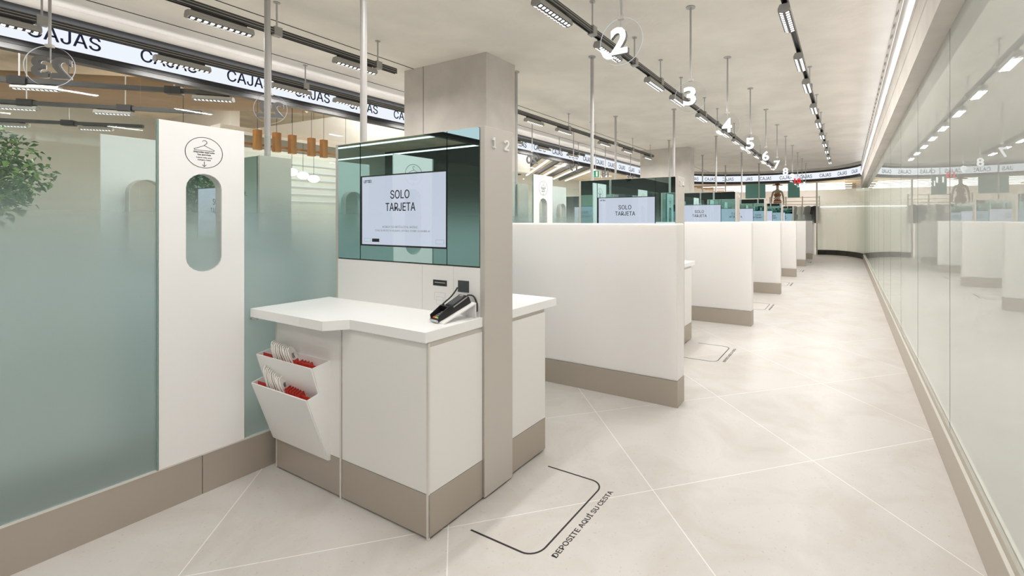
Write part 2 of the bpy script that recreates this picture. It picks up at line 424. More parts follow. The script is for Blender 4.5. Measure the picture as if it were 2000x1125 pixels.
# ------------------------------------------------------------------ checkout kiosk
KX0, KX1, KH = -2.924, -1.643, 1.94
KC = (KX0+KX1)/2
SCREEN_TEXT = 1
def face_parts(t, sgn, full=True):
    """one customer side of the kiosk. sgn=-1: faces the camera; +1: the other side, turned half round"""
    def X(x): return (x-KC) if sgn < 0 else -(x-KC)
    D = .113
    def slab(name, mat, x0, x1, z0, z1, d0, d1, par=t, bev=0):
        a, b = sorted((X(x0), X(x1)))
        ya, yb = sorted((sgn*(D+d0), sgn*(D+d1)))
        return BX(name, mat, par, a, b, ya, yb, z0, z1, bev=bev)
    slab('mirror_backing', 'black', -2.896, -1.672, 1.203, 1.938, -.012, -.004)
    for x0, x1, z0, z1 in ((-2.893,-2.668,1.208,1.935), (-2.660,-1.915,1.724,1.935), (-2.660,-1.915,1.208,1.292), (-1.909,-1.677,1.208,1.935)):
        slab('mirror_panel', 'mirror', x0, x1, z0, z1, -.004, .002)
    sc = slab('screen', 'black', -2.660, -1.912, 1.294, 1.722, -.004, .004)
    slab('display', 'screen', -2.642, -1.918, 1.302, 1.716, .0035, .0045, par=sc)
    f = '-Y' if sgn < 0 else '+Y'
    yy = sgn*(D+.0048)
    def T(s_, x, z, w, h, mat='ink', fat=0):
        return text('screen_lettering', s_, .08, (X(x), yy, z), f, mat, sc, ext=.0002, fit=(w, h), fat=fat)
    T('SOLO', -2.293, 1.602, .165, .050, fat=.0009)
    T('TARJETA', -2.290, 1.528, .258, .048, fat=.0009)
    if full:
        T('LEFTIES', -2.588, 1.688, .072, .017, fat=.0008)
        T('ACERCA TUS ARTÍCULOS AL MUEBLE.', -2.293, 1.412, .31, .016, 'inkgrey')
        T('SI NO SE DETECTA ALGUNO, SITÚALO SOBRE LA BANDEJA', -2.280, 1.388, .475, .016, 'inkgrey')
        b = slab('button', 'ink', -2.545, -2.478, 1.318, 1.338, .0046, .0052, par=sc)
        for x0, x1, z0, z1 in ((-2.622,-2.557,1.318,1.338), (-1.995,-1.932,1.318,1.342)):
            def fr(bm, x0=x0, x1=x1, z0=z0, z1=z1):
                for a0, a1, c0, c1 in ((x0,x1,z0,z0+.001), (x0,x1,z1-.001,z1), (x0,x0+.001,z0,z1), (x1-.001,x1,z0,z1)):
                    p, q = sorted((X(a0), X(a1))); u, v = sorted((yy, yy+sgn*.0004))
                    bm_box(bm, p, q, u, v, c0, c1)
            obj('button_outline', fr, 'inkgrey', sc)
    # white apron
    slab('apron_panel', 'laminate', -2.895, -2.107, .93, 1.200, -.004, .002)
    slab('apron_panel', 'laminate', -2.105, -1.864, .93, 1.200, -.004, .002)
    slab('apron_panel', 'laminate', -1.862, -1.674, .93, 1.200, -.004, .002)
    if full:
        ps = slab('printer_slot', 'black', -2.018, -1.912, 1.088, 1.120, .0018, .0034)
        slab('paper_lip', 'silver', -2.005, -1.925, 1.104, 1.108, .0034, .0048, par=ps)
        slab('scanner_window', 'darkgrey', -1.828, -1.750, 1.066, 1.128, .0018, .0045, bev=.001)
        def icon(bm):
            def ring(x0, x1, z0, z1, w=.0016):
                for a0, a1, c0, c1 in ((x0,x1,z0,z0+w), (x0,x1,z1-w,z1), (x0,x0+w,z0,z1), (x1-w,x1,z0,z1)):
                    p, q = sorted((X(a0), X(a1))); u, v = sorted((sgn*(D+.002), sgn*(D+.0026)))
                    bm_box(bm, p, q, u, v, c0, c1)
            ring(-2.008,-1.925,1.008,1.052); ring(-1.992,-1.941,.985,1.028)
        obj('printer_icon', icon, 'inkpale', t)
def make_kiosk(n1, n2, loc, rz, label, full=True, nums=True):
    t = thing('checkout_kiosk', label, 'checkout kiosk', loc, rz, 'checkout kiosks')
    a, b = KX0-KC, KX1-KC
    BX('core', 'metal', t, a+.003, b-.003, -.1005, .1005, .02, KH-.004)
    BX('end_post', 'metal', t, b-.032, b, -.113, .113, .012, KH, bev=.002)
    BX('wall_post', 'metal', t, a, a+.028, -.113, .113, .012, KH, bev=.002)
    BX('top_cap', 'edge', t, a+.028, b-.032, -.112, .112, KH-.006, KH-.001)
    for sgn in (-1, 1): face_parts(t, sgn, full)
    if nums:
        for ch, y in ((n1, -.045), (n2, .056)):
            text('number', ch, .078, (b+.003, y, 1.860), '+X', 'numlet', t, ext=.006, fat=.0016, fit=(.017 if ch == '1' else .034 if len(ch) == 1 else .06, .055))
    return t

def make_cabinets(side_fn, place, far=False):
    pass

# counter in local axes of one side; built for the side facing -Y around kiosk centre, then turned
def counter_tree(label_top, label_a, label_b, loc, rz, aisle=False):
    """loc = kiosk centre at floor. returns worktop, two cabinets"""
    cx = KC
    def x(v): return v-cx
    def yv(v): return v-P0
    # worktop
    w = thing('worktop', label_top, 'worktop', loc, rz, 'checkout worktops')
    poly = [(-1.655,1.432), (-2.207,1.433), (-2.29,1.343), (-2.990,1.343), (-2.990,1.800), (-1.655,1.800)]
    obj('slab', lambda bm: bm_prism(bm, [(x(p), yv(q)) for p, q in poly], .897, .945), 'top', w)
    # narrower cabinet under the step
    a = thing('counter_cabinet', label_a, 'cabinet', loc, rz, 'checkout cabinets')
    BX('carcass', 'laminate', a, x(-2.925), x(-2.318), yv(1.456), yv(1.80), .02, .893)
    BX('front_panel', 'laminate', a, x(-2.922), x(-2.315), yv(1.450), yv(1.458), KZ+.003, .893)
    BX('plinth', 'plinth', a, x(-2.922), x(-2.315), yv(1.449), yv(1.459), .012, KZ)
    if aisle:
        BX('carcass_end', 'laminate', a, x(-2.978), x(-2.92), yv(1.452), yv(1.798), KZ+.003, .872)
        BX('plinth', 'plinth', a, x(-2.978), x(-2.92), yv(1.451), yv(1.798), .012, KZ)
        BX('recess_strip', 'metal', a, x(-2.974), x(-2.92), yv(1.457), yv(1.798), .872, .895)
    else:
        BX('edge_trim', 'edge', a, x(-2.935), x(-2.922), yv(1.449), yv(1.80), .0, .893)
    BX('edge_trim', 'edge', a, x(-2.314), x(-2.300), yv(1.447), yv(1.47), .0, .895)
    b = thing('counter_cabinet', label_b, 'cabinet', loc, rz, 'checkout cabinets')
    BX('carcass', 'laminate', b, x(-2.292), x(-1.66), yv(1.456), yv(1.80), .02, .893)
    BX('front_panel', 'laminate', b, x(-2.296), x(-1.668), yv(1.450), yv(1.458), KZ+.003, .893)
    BX('side_panel', 'laminate', b, x(-1.662), x(-1.655), yv(1.455), yv(1.798), KZ+.003, .872)
    BX('plinth', 'plinth', b, x(-2.296), x(-1.655), yv(1.449), yv(1.798), .012, KZ)
    BX('edge_trim', 'edge', b, x(-1.668), x(-1.655), yv(1.448), yv(1.457), .0, .893)
    BX('recess_strip', 'metal', b, x(-1.662), x(-1.659), yv(1.457), yv(1.798), .872, .895)
    return w, a, b

kiosks = []
for k in range(6):
    n1, n2 = str(2*k+1), str(2*k+2)
    yk = P0+PITCH*k
    lab = ['mirrored checkout kiosk numbered 1 and 2 on its metal end, nearest the camera',
           'mirrored checkout kiosk numbered 3 and 4, behind the first low white divider',
           'mirrored checkout kiosk, third from the camera in the near row',
           'mirrored checkout kiosk, fourth from the camera in the near row',
           'mirrored checkout kiosk, fifth from the camera in the near row',
           'mirrored checkout kiosk, last and farthest of the near row'][k]
    t = make_kiosk(n1, n2, (KC, yk, 0), 0, lab, full=(k < 2)); kiosks.append(t)
    ordn = ['first', 'second', 'third', 'fourth', 'fifth', 'last'][k]
    numn = (n1, n2)
    if k == 0:
        c1 = counter_tree('white stepped worktop in front of the nearest screen, with the card terminal on it',
                     'white cabinet with taupe plinth that carries the sloped bag holder',
                     'white cabinet with taupe plinth nearest the camera, beside the kiosk post',
                     (KC, yk, 0), 0)
        c2 = counter_tree('white worktop jutting out behind the nearest kiosk post',
                     'white cabinet behind the nearest kiosk post, its taupe plinth showing',
                     'white cabinet hidden behind the nearest kiosk on the glass side',
                     (KC-.078, yk, 0), PI, True)
        trees = (c1, c2)
    else:
        for j, (c, rz) in enumerate(((trees[0], 0), (trees[1], PI))):
            sd = 'near side' if j == 0 else 'far side'
            for m_, o in enumerate(c):
                kind = ['white worktop', 'white glass-side cabinet' if j == 0 else 'white aisle-side cabinet', 'white aisle-side cabinet' if j == 0 else 'white glass-side cabinet'][m_]
                dup(o, (KC if j == 0 else KC-.078, yk, 0), rz, '%s at the %s of the %s kiosk from the camera' % (kind, sd, ordn))
# the other row, seen through the glass
for k in range(6):
    yk = P0+PITCH*k
    ordn = ['first', 'second', 'third', 'fourth', 'fifth', 'last'][k]
    if k == 0:
        ko = make_kiosk('', '', (2*XM-KC, yk, 0), PI, 'mirrored kiosk of the opposite row, nearest, its end showing through the frosted glass', full=False, nums=False)
        ko['group'] = 'kiosks of the opposite row'
    else:
        dup(ko, (2*XM-KC, yk, 0), PI, '%s mirrored kiosk of the opposite row, behind the frosted glass' % ordn)

# ------------------------------------------------------------------ hanger return panels and glass partitions
def pill(cx, z0, z1, w, n=10):
    r = w/2; pts = []
    for i in range(n+1): a = PI*i/n; pts.append((cx+r*math.cos(a), z1-r+r*math.sin(a)))
    for i in range(n+1): a = PI+PI*i/n; pts.append((cx+r*math.cos(a), z0+r+r*math.sin(a)))
    return pts
def holed(bm, W0, W1, Z0, Z1, hole, x0, x1):
    """plate in the Y-Z plane between x0 and x1 with a pill shaped hole"""
    for xx in (x0, x1):
        outer = [bm.verts.new((xx, y, z)) for y, z in ((W0,Z0),(W1,Z0),(W1,Z1),(W0,Z1))]
        inner = [bm.verts.new((xx, y, z)) for y, z in hole]
        es = [bm.edges.new((outer[i], outer[(i+1) % 4])) for i in range(4)]
        n = len(inner); es += [bm.edges.new((inner[i], inner[(i+1) % n])) for i in range(n)]
        bmesh.ops.triangle_fill(bm, use_beauty=True, use_dissolve=False, edges=es)
        if xx == x0: A, Ai = outer, inner
        else: B, Bi = outer, inner
    for i in range(4): bm.faces.new((A[i], A[(i+1) % 4], B[(i+1) % 4], B[i]))
    n = len(Ai)
    for i in range(n): bm.faces.new((Ai[i], Ai[(i+1) % n], Bi[(i+1) % n], Bi[i]))
def ring_yz(bm, cy, cz, ry, w, x0, x1, n=48):
    A = []
    for i in range(n):
        a = 2*PI*i/n
        A.append([bm.verts.new((x, cy+r*math.cos(a), cz+r*math.sin(a))) for x in (x0, x1) for r in (ry, ry-w)])
    for i in range(n):
        p, q = A[i], A[(i+1) % n]
        for a, b in ((0,1),(1,3),(3,2),(2,0)): bm.faces.new((p[a], p[b], q[b], q[a]))
def poly_strip(bm, pts, w, x0, x1):
    for a, b in zip(pts, pts[1:]):
        d = Vector(b)-Vector(a); n = Vector((-d.y, d.x)).normalized()*w/2
        e = d.normalized()*w*.4
        q = [Vector(a)-e+n, Vector(b)+e+n, Vector(b)+e-n, Vector(a)-e-n]
        bm_prism(bm, [tuple(v) for v in q], x0, x1, 'X')
def make_hanger_panel(label):
    """origin at floor under the middle of the panel; face towards +X"""
    t = thing('hanger_return_panel', label, 'panel', (0,0,0), 0, 'white hanger return panels')
    w = .184
    hole = pill(0, 1.177-0, 1.696, .155)
    obj('board', lambda bm: holed(bm, -w, w, .213, 1.952, hole, -.012, .0), 'white', t)
    h2 = pill(0, 1.177+.001, 1.695, .153); h1 = pill(0, 1.174, 1.699, .161)
    def lin(bm):
        n = len(h2)
        V = [[bm.verts.new((x, y, z)) for x, (y, z) in zip((0-.0005, -.070, -.070, -.0005), (a, a, b, b))] for a, b in zip(h2, h1)]
        for i in range(n):
            p, q = V[i], V[(i+1) % n]
            for a in range(4): bm.faces.new((p[a], p[(a+1) % 4], q[(a+1) % 4], q[a]))
    obj('slot_lining', lin, 'lining', t)
    BX('glass_edge', 'frost_edge', t, -.012, .004, -w-.008, -w-.003, .21, 1.952)
    x0, x1 = .0003, .0009
    c = (0, 1.808)
    def icon(bm):
        ring_yz(bm, c[0], c[1], .082, .0026, x0, x1)
        hk = [(.0, 1.848), (.004, 1.854), (.011, 1.860), (.011, 1.869), (.004, 1.875), (-.004, 1.874), (-.008, 1.868)]
        poly_strip(bm, [(p[0], p[1]-.002) for p in hk], .0022, x0, x1)
        poly_strip(bm, [(0,1.846), (-.044,1.824), (-.040,1.819), (.040,1.819), (.044,1.824), (0,1.846)], .0022, x0, x1)
        poly_strip(bm, [(0,1.760), (0,1.734)], .0024, x0, x1)
        poly_strip(bm, [(-.008,1.743), (0,1.734), (.008,1.743)], .0024, x0, x1)
    obj('pictogram', icon, 'ink', t)
    text('lettering', 'Deposite aquí solo\ntus perchas', .0125, (x0, 0, 1.8025), '+X', 'ink', t, ext=.0003, line=.85, fit=(.090, .0235), fat=.0004)
    text('lettering', 'Leave only your\nhangers here', .0115, (x0, 0, 1.7745), '+X', 'ink', t, ext=.0003, line=.85, fit=(.068, .0215), fat=.0002)
    return t
M['frost_edge'] = pbr('dark green glass edge', (.22,.32,.29), .2)
hp = make_hanger_panel('white hanger return panel with an oval slot, left of the nearest counter')
offs = .787
spots = []
for k in range(6):
    spots += [P0+PITCH*k-offs, P0+PITCH*k+offs]
first = True
for i, yy in enumerate(spots):
    if i == 0: hp.location = (-2.988, yy, 0)
    else: dup(hp, (-2.988, yy, 0), 0, 'white hanger return panel on the glass at checkout %d of the near row' % (i+1))
for i, yy in enumerate(spots):
    o = dup(hp, (2*XM+2.988, yy, 0), PI, 'hanger return panel of the opposite row, %s from the camera, seen from behind' % ['first','second','third','fourth','fifth','sixth','seventh','eighth','ninth','tenth','eleventh','twelfth'][i], 'hanger return panels of the opposite row')
    if i == 2: o.location.y += 0
def make_partition(label, xg, sgn):
    t = thing('glass_partition', label, 'glass partition', (xg, 0, 0), 0 if sgn > 0 else 0)
    xa, xb = (-.024, -.012) if sgn > 0 else (.012, .024)
    x0, x1 = sorted((xa, xb))
    # the panes meet at the kiosks
    y = P0-PITCH; 
    edges = [-1.0, P0] + [P0+PITCH*k for k in range(1, 6)] + [18.95]
    for a, b in zip(edges, edges[1:]):
        BX('glass_pane', 'frost', t, x0, x1, a+.003, b-.003, .212, 1.948)
    px0, px1 = sorted((-.05*sgn, -.006*sgn))
    ys = -1.0
    while ys < 18.9:
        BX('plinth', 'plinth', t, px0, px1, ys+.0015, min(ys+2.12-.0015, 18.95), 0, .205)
        ys += 2.12
    q0, q1 = sorted((-.03*sgn, -.004*sgn))
    BX('glazing_bead', 'edge', t, q0, q1, -1.0, 18.95, .205, .213)
    return t
make_partition('long frosted glass partition on a taupe plinth behind the near row of counters', -2.982, 1)
make_partition('second frosted glass partition of the opposite row, seen through the first', 2*XM+2.982, -1)

# ------------------------------------------------------------------ low white dividers
def divider(k, label):
    yc = 3.485+PITCH*k
    t = thing('low_divider', label, 'divider', (-2.05, yc, 0), 0, 'low white dividers')
    BX('panel', 'acrylic_white', t, -.925, .905, -.083, .083, KZ, 1.423, bev=.012)
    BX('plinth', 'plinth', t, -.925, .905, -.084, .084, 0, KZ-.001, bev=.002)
    return t
d0 = divider(0, 'low white divider on a taupe plinth, nearest and largest')
names_ = ['second', 'third', 'fourth', 'fifth', 'last and smallest']
for k in range(1, 6):
    dup(d0, (-2.05, 3.485+PITCH*k, 0), 0, 'low white divider on a taupe plinth, %s in the row from the camera' % names_[k-1])

# ------------------------------------------------------------------ bag holder and bags
hx0, hx1 = -2.945, -2.396
hd = thing('bag_holder', 'white two-pocket sloped holder fixed to the front of the nearest counter', 'holder', ((hx0+hx1)/2, 1.449, .18))
prof_back = .18
def hy(v): return v-1.449
def hz(v): return v-.18
W2 = (hx1-hx0)/2
def quad_plate(name, p0, p1, th=.006, mat='white'):
    """plate across the width between two (y,z) points"""
    def f(bm):
        d = Vector((p1[0]-p0[0], p1[1]-p0[1])).normalized(); n = Vector((-d.y, d.x))*th
        bm_prism(bm, [(hy(p0[0]), hz(p0[1])), (hy(p1[0]), hz(p1[1])), (hy(p1[0])+n.x, hz(p1[1])+n.y), (hy(p0[0])+n.x, hz(p0[1])+n.y)], -W2+.0052, W2-.0052, 'X')
    return obj(name, f, mat, hd)
quad_plate('lower_front', (1.330, .535), (1.443, .182), -.006)
quad_plate('upper_front', (1.355, .690), (1.405, .50), -.006)
BX('back_plate', 'white', hd, -W2+.0052, W2-.0052, -.008, -.001, 0, .527)
side = [(1.4502,.18), (1.4502,.707), (1.355,.690), (1.391,.552), (1.330,.535), (1.440,.18)]
for s0 in (-W2, W2-.005):
    obj('side_cheek', lambda bm, s0=s0: bm_prism(bm, [(hy(a), hz(b)) for a, b in side], s0, s0+.005, 'X'), 'white', hd)
BX('pocket_liner', 'red', hd, -W2+.006, W2-.006, hy(1.386), hy(1.389), hz(.63), hz(.690))
BX('pocket_liner', 'red', hd, -W2+.006, W2-.006, hy(1.358), hy(1.361), hz(.49), hz(.534))
def make_bag(label, mat_body):
    t = thing('shopping_bag', label, 'bag', (0,0,0), 0, 'folded bags in the holder')
    # handle: plate in the Y-Z plane with a slot
    outer = [(-.034,-.03), (-.034,.030), (-.024,.052), (-.010,.060), (.012,.060), (.026,.050), (.034,.028), (.034,-.03)]
    inner = [(-.018,.006), (-.016,.026), (-.008,.034), (.008,.034), (.017,.026), (.019,.006)]
    def f(bm):
        lay = []
        for x in (-.0026, .0026):
            o_ = [bm.verts.new((x, p[0]*1.22, p[1]*1.22)) for p in outer]; i_ = [bm.verts.new((x, p[0]*1.12, p[1]*1.12)) for p in inner]
            es = [bm.edges.new((o_[i], o_[(i+1) % len(o_)])) for i in range(len(o_))] + [bm.edges.new((i_[i], i_[(i+1) % len(i_)])) for i in range(len(i_))]
            bmesh.ops.triangle_fill(bm, use_beauty=True, edges=es); lay.append((o_, i_))
        for j in (0, 1):
            a, b = lay[0][j], lay[1][j]
            for i in range(len(a)): bm.faces.new((a[i], a[(i+1) % len(a)], b[(i+1) % len(a)], b[i]))
    obj('handle', f, 'paper', t)
    BX('folded_body', mat_body, t, -.003, .003, -.030, .030, -.050, -.002)
    return t
bagw = make_bag('folded bag with a white cut-out handle standing in the upper pocket of the holder', 'red')
for i in range(20):
    up = i < 10
    j = i if up else i-10
    x = (-2.845 if up else -2.855)+j*(.021 if up else .020)
    zc, yc = (.694, 1.408) if up else (.560, 1.376)
    b = bagw if i == 0 else dup(bagw)
    b['label'] = 'folded bag with a white cut-out handle, one of the fanned row in the %s pocket' % ('upper' if up else 'lower')
    b['group'] = 'bags in the %s pocket' % ('upper' if up else 'lower')
    b.location = (x, yc, zc+random.uniform(-.004, .004)-(.0012*j if up else .0035*j))
    b.rotation_euler = (random.uniform(-.04, .04), -.22-.02*j, .70+random.uniform(-.08, .08))
for i in range(6):
    x = -2.635+i*.024
    t = thing('shopping_bag', 'folded red bag at the right end of the lower pocket', 'bag', (x, 1.374, .512-i*.002), 0, 'red bags in the lower pocket')
    BX('folded_body', 'red', t, -.004, .004, -.032, .030, -.02, .040)
    t.rotation_euler = (0, -.30, .6+random.uniform(-.1, .1))
for i in range(4):
    x = -2.60+i*.03
    t = thing('shopping_bag', 'folded dark red bag low at the right end of the upper pocket', 'bag', (x, 1.410, .655), 0, 'red bags in the upper pocket')
    BX('folded_body', 'red', t, -.004, .004, -.030, .030, -.02, .030)
    t.rotation_euler = (0, -.30, .6)

# small steel hook under the worktop's left corner
hkk = obj('steel_hook', lambda bm: (bm_tube(bm, (-3.012,1.352,.889), (-2.93,1.352,.889), .006), bm_tube(bm, (-3.012,1.352,.889), (-3.012,1.352,.878), .005), bm_tube(bm, (-2.96,1.352,.889), (-2.96,1.352,.899), .01)), 'steel')
tag(hkk, 'small steel bag hook under the left corner of the nearest worktop', 'hook')

# ------------------------------------------------------------------ card terminal on its wedge
st = thing('terminal_stand', 'small white wedge shaped stand under the card terminal', 'stand', (-1.742, 1.690, .945))
obj('sloped_plate', lambda bm: bm_prism(bm, [(-.098,.002), (-.098,.008), (.090,.080), (.090,.073)], -.056, .056, 'X'), 'white', st)
obj('foot', lambda bm: bm_prism(bm, [(-.10,0), (.02,0), (.02,.003), (-.10,.004)], -.056, .056, 'X'), 'white', st)
BX('upright', 'white', st, -.056, .056, .088, .092, 0, .078)
st.rotation_euler = (0, 0, math.radians(-9))
tm = thing('card_terminal', 'black card payment terminal with keypad lying on the white wedge', 'card terminal', (-1.757, 1.684, .9865))
tm.rotation_euler = (math.radians(21), 0, math.radians(-11)); tm.scale = (.95, .80, .92)
obj('body', lambda bm: bm_prism(bm, [(-.125,.0), (-.125,.016), (-.02,.018), (.0,.040), (.115,.050), (.125,.035), (.125,0)], -.036, .036, 'X'), 'black', tm)
obj('hood', lambda bm: [bm_prism(bm, [(-.12,.012), (-.115,.034), (-.03,.052), (-.005,.045), (-.005,.012)], a, a+.004, 'X') for a in (-.040, .036)] + [bm_box(bm, -.040, .040, -.034, -.028, .018, .051)], 'black', tm)
BX('bumper', 'silver', tm, -.036, .036, -.132, -.124, .002, .014, bev=.003)
obj('side_rail', lambda bm: bm_prism(bm, [(.0,.030), (.0,.036), (.112,.046), (.112,.040)], .0355, .038, 'X'), 'silver', tm)
obj('display', lambda bm: bm_prism(bm, [(.008,.0405), (.008,.0425), (.095,.0505), (.095,.048)], -.028, .028, 'X'), 'darkgrey', tm)
obj('display_label', lambda bm: bm_prism(bm, [(.098,.0485), (.098,.0505), (.108,.0512), (.108,.049)], -.02, .012, 'X'), 'silver', tm)
for r in range(4):
    for c in range(3):
        y = -.108+r*.019; x = -.018+c*.018
        mat = ('keyred', 'keyyel', 'keygrn')[c] if r == 0 else 'silver'
        BX('key', mat, tm, x-.0065, x+.0065, y-.006, y+.006, .016, .0205, bev=.001)
cab = bpy.data.curves.new('cord', 'CURVE'); 
def tube_path(name, pts, r, mat, parent=None, seg=8):
    cu = bpy.data.curves.new(name, 'CURVE'); cu.dimensions = '3D'; cu.bevel_depth = r; cu.bevel_resolution = 3; cu.use_fill_caps = True
    sp = cu.splines.new('NURBS'); sp.points.add(len(pts)-1)
    for p, q in zip(sp.points, pts): p.co = (*q, 1)
    sp.order_u = 3; sp.use_endpoint_u = True; sp.resolution_u = 6
    to = bpy.data.objects.new(name, cu); COL.objects.link(to)
    dg = bpy.context.evaluated_depsgraph_get()
    me = bpy.data.meshes.new_from_object(to.evaluated_get(dg), depsgraph=dg)
    bpy.data.objects.remove(to); bpy.data.curves.remove(cu)
    me.materials.clear(); me.materials.append(M[mat])
    o = bpy.data.objects.new(name, me); COL.objects.link(o)
    if parent: o.parent = parent
    return o
bpy.data.curves.remove(cab)
c_ = tube_path('power_cord', [(-1.735,1.772,1.058), (-1.715,1.785,1.062), (-1.692,1.790,1.04), (-1.688,1.794,1.0)], .004, 'black')
tag(c_, 'short black cord from the back of the card terminal to the kiosk', 'cord')
c_ = tube_path('stylus_tether', [(-1.826,1.793,1.09), (-1.835,1.77,1.05), (-1.84,1.70,1.015), (-1.815,1.64,.99)], .004, 'black')
tag(c_, 'black tether running from the square window down to the card terminal', 'tether')
g_ = obj('cable_grommet', lambda bm: bm_box(bm, -1.700, -1.686, 1.788, 1.799, .972, 1.018, bev=.004), 'black')
tag(g_, 'small black oval cable outlet low on the apron beside the terminal', 'cable outlet')

# ------------------------------------------------------------------ floor marking
def marking(k, label):
    yc = 1.915+PITCH*k
    t = thing('floor_marking', label, 'floor marking', (-1.17, yc, 0), 0, 'basket floor markings')
    def u(bm):
        w = .0045; pts = [(-.372,-.317)]
        r = .075
        for i in range(9): a = -PI/2+PI/2*i/8; pts.append((-r+r*math.cos(a), -.317+r+r*math.sin(a)))
        for i in range(9): a = PI/2*i/8; pts.append((-r+r*math.cos(a), .317-r+r*math.sin(a)))
        pts.append((-.372,.317))
        L_, R_ = [], []
        for i, p in enumerate(pts):
            a = Vector(pts[max(i-1,0)]); b = Vector(pts[min(i+1,len(pts)-1)]); d = (b-a).normalized(); n = Vector((-d.y,d.x))*w
            L_.append((p[0]+n.x, p[1]+n.y)); R_.append((p[0]-n.x, p[1]-n.y))
        for i in range(len(pts)-1):
            q = [L_[i], L_[i+1], R_[i+1], R_[i]]
            bm_prism(bm, q, .0003, .0010)
    obj('outline', u, 'ink', t)
    text('lettering', 'DEPOSITE AQUÍ SU CESTA', .05, (.062, .0, .0006), 'floor', 'ink', t, ext=.0003, fit=(.545, .038), fat=.0007)
    return t
fm = marking(0, 'black floor outline reading DEPOSITE AQUÍ SU CESTA at the nearest kiosk')
for k in range(1, 6):
    dup(fm, (-1.17, 1.915+PITCH*k, 0), 0, 'black floor outline with lettering by the %s kiosk of the near row' % ['second','third','fourth','fifth','sixth'][k-1])

# ------------------------------------------------------------------ poles
pl = thing('support_pole', 'grey steel pole rising from the nearest kiosk to the ceiling', 'pole', (-2.80, P0, KH), 0, 'steel poles of the near row')
obj('tube', lambda bm: bm_tube(bm, (0,0,0), (0,0,CEIL-KH-.004), .021, 20), 'steel', pl, smooth=False)
obj('ceiling_flange', lambda bm: bm_tube(bm, (0,0,CEIL-KH-.012), (0,0,CEIL-KH), .045, 24), 'steel', pl)
for k in range(1, 6):
    dup(pl, (-2.80, P0+PITCH*k, KH), 0, 'grey steel pole rising from the %s kiosk of the near row' % ['second','third','fourth','fifth','last'][k-1])
for k in range(6):
    dup(pl, (-4.0, P0+PITCH*k, KH), 0, 'grey steel pole on the %s kiosk of the opposite row' % ['first','second','third','fourth','fifth','last'][k], 'steel poles of the opposite row')

# ------------------------------------------------------------------ hanging numbers
RD = .156
def DF(n): return (.125, .178) if len(n) == 1 else (.19 if n[0] == '1' else .235, .168)
def disc_tree(n, label, red=False):
    t = thing('number_sign', label, 'number sign', (0,0,CEIL), 0)
    zc = 2.64-CEIL
    obj('ceiling_flange', lambda bm: bm_tube(bm, (0,0,-.008), (0,0,0), .045, 20), 'steel', t)
    obj('rod', lambda bm: bm_tube(bm, (0,0,zc+RD+.004), (0,0,-.008), .0095, 10), 'steel', t)
    BX('clamp', 'metal', t, -.022, .022, -.014, .014, zc+RD-.010, zc+RD+.012)
    d = obj('disc', lambda bm: bm_tube(bm, (0,-.004,zc), (0,.004,zc), RD, 48), 'disc', t)
    def rim(bm):
        A = []
        for i in range(64):
            a = 2*PI*i/64
            A.append([bm.verts.new((r*math.cos(a), y, zc+r*math.sin(a))) for y in (-.0042, .0042) for r in (RD+.0002, RD-.0006)])
        for i in range(64):
            p, q = A[i], A[(i+1) % 64]
            for a, b in ((0,1),(1,3),(3,2),(2,0)): bm.faces.new((p[a], p[b], q[b], q[a]))
    obj('rim', rim, 'discedge', d)
    text('number_face', n, .262, (0,-.0335,zc-.004), '-Y', 'numred' if red else 'numwhite', t, ext=.002, bold=.0085, fit=DF(n))
    text('number_body', n, .262, (0,-.018,zc-.004), '-Y', 'numgrey', t, ext=.0135, bold=.0085, fit=DF(n))
    BX('number_stem', 'steel', t, -.003, .003, -.010, -.004, zc+.05, zc+RD)
    return t
for n in range(2, 13):
    t = disc_tree(str(n), 'clear hanging disc with the lit %s number %d' % ('red' if n == 10 else 'white', n), n == 10)
    t.location = (-1.32, 2.76+1.55*(n-2), CEIL); t['group'] = 'hanging numbers of the near row'
ko_ = {1: '23', 2: '22', 4: '21', 5: '20', 6: '19', 7: '18', 8: '17', 9: '16'}
for i, s_ in ko_.items():
    t = disc_tree(s_, 'clear hanging disc seen from behind with the grey number %s' % s_)
    t.location = (-5.40, 1.065+1.55*(i-1), CEIL); t.rotation_euler = (0, 0, PI*1.25); t['group'] = 'hanging numbers of the opposite row'

# ------------------------------------------------------------------ tracks and lamps
TZ = 3.215
def make_track(x, y0, y1, rods, label):
    t = thing('light_track', label, 'light track', (x, (y0+y1)/2, TZ), 0)
    h = (y1-y0)/2
    def prof(bm):
        bm_prism(bm, [(-.022,-.025), (-.022,.03), (-.014,.038), (.014,.038), (.022,.03), (.022,-.025), (.012,-.025), (.012,-.012), (-.012,-.012), (-.012,-.025)], -h, h, 'Y')
    obj('rail', prof, 'track', t)
    obj('rail_lips', lambda bm: [bm_box(bm, a, a+.0025, -h, h, z, z+.005) for a in (-.0243, .0218) for z in (-.012, .012)], 'tracklip', t)
    for r in rods:
        yy = r-(y0+y1)/2
        b = BX('bracket', 'lampgrey', t, -.034, .034, yy-.035, yy+.035, -.035, .048, bev=.003)
        obj('rod', lambda bm: bm_tube(bm, (0,yy,.048), (0,yy,CEIL-TZ-.006), .0075, 10), 'steel', t)
        obj('rod_cap', lambda bm: bm_tube(bm, (0,yy,CEIL-TZ-.008), (0,yy,CEIL-TZ-.001), .028, 14), 'steel', t)
    return t
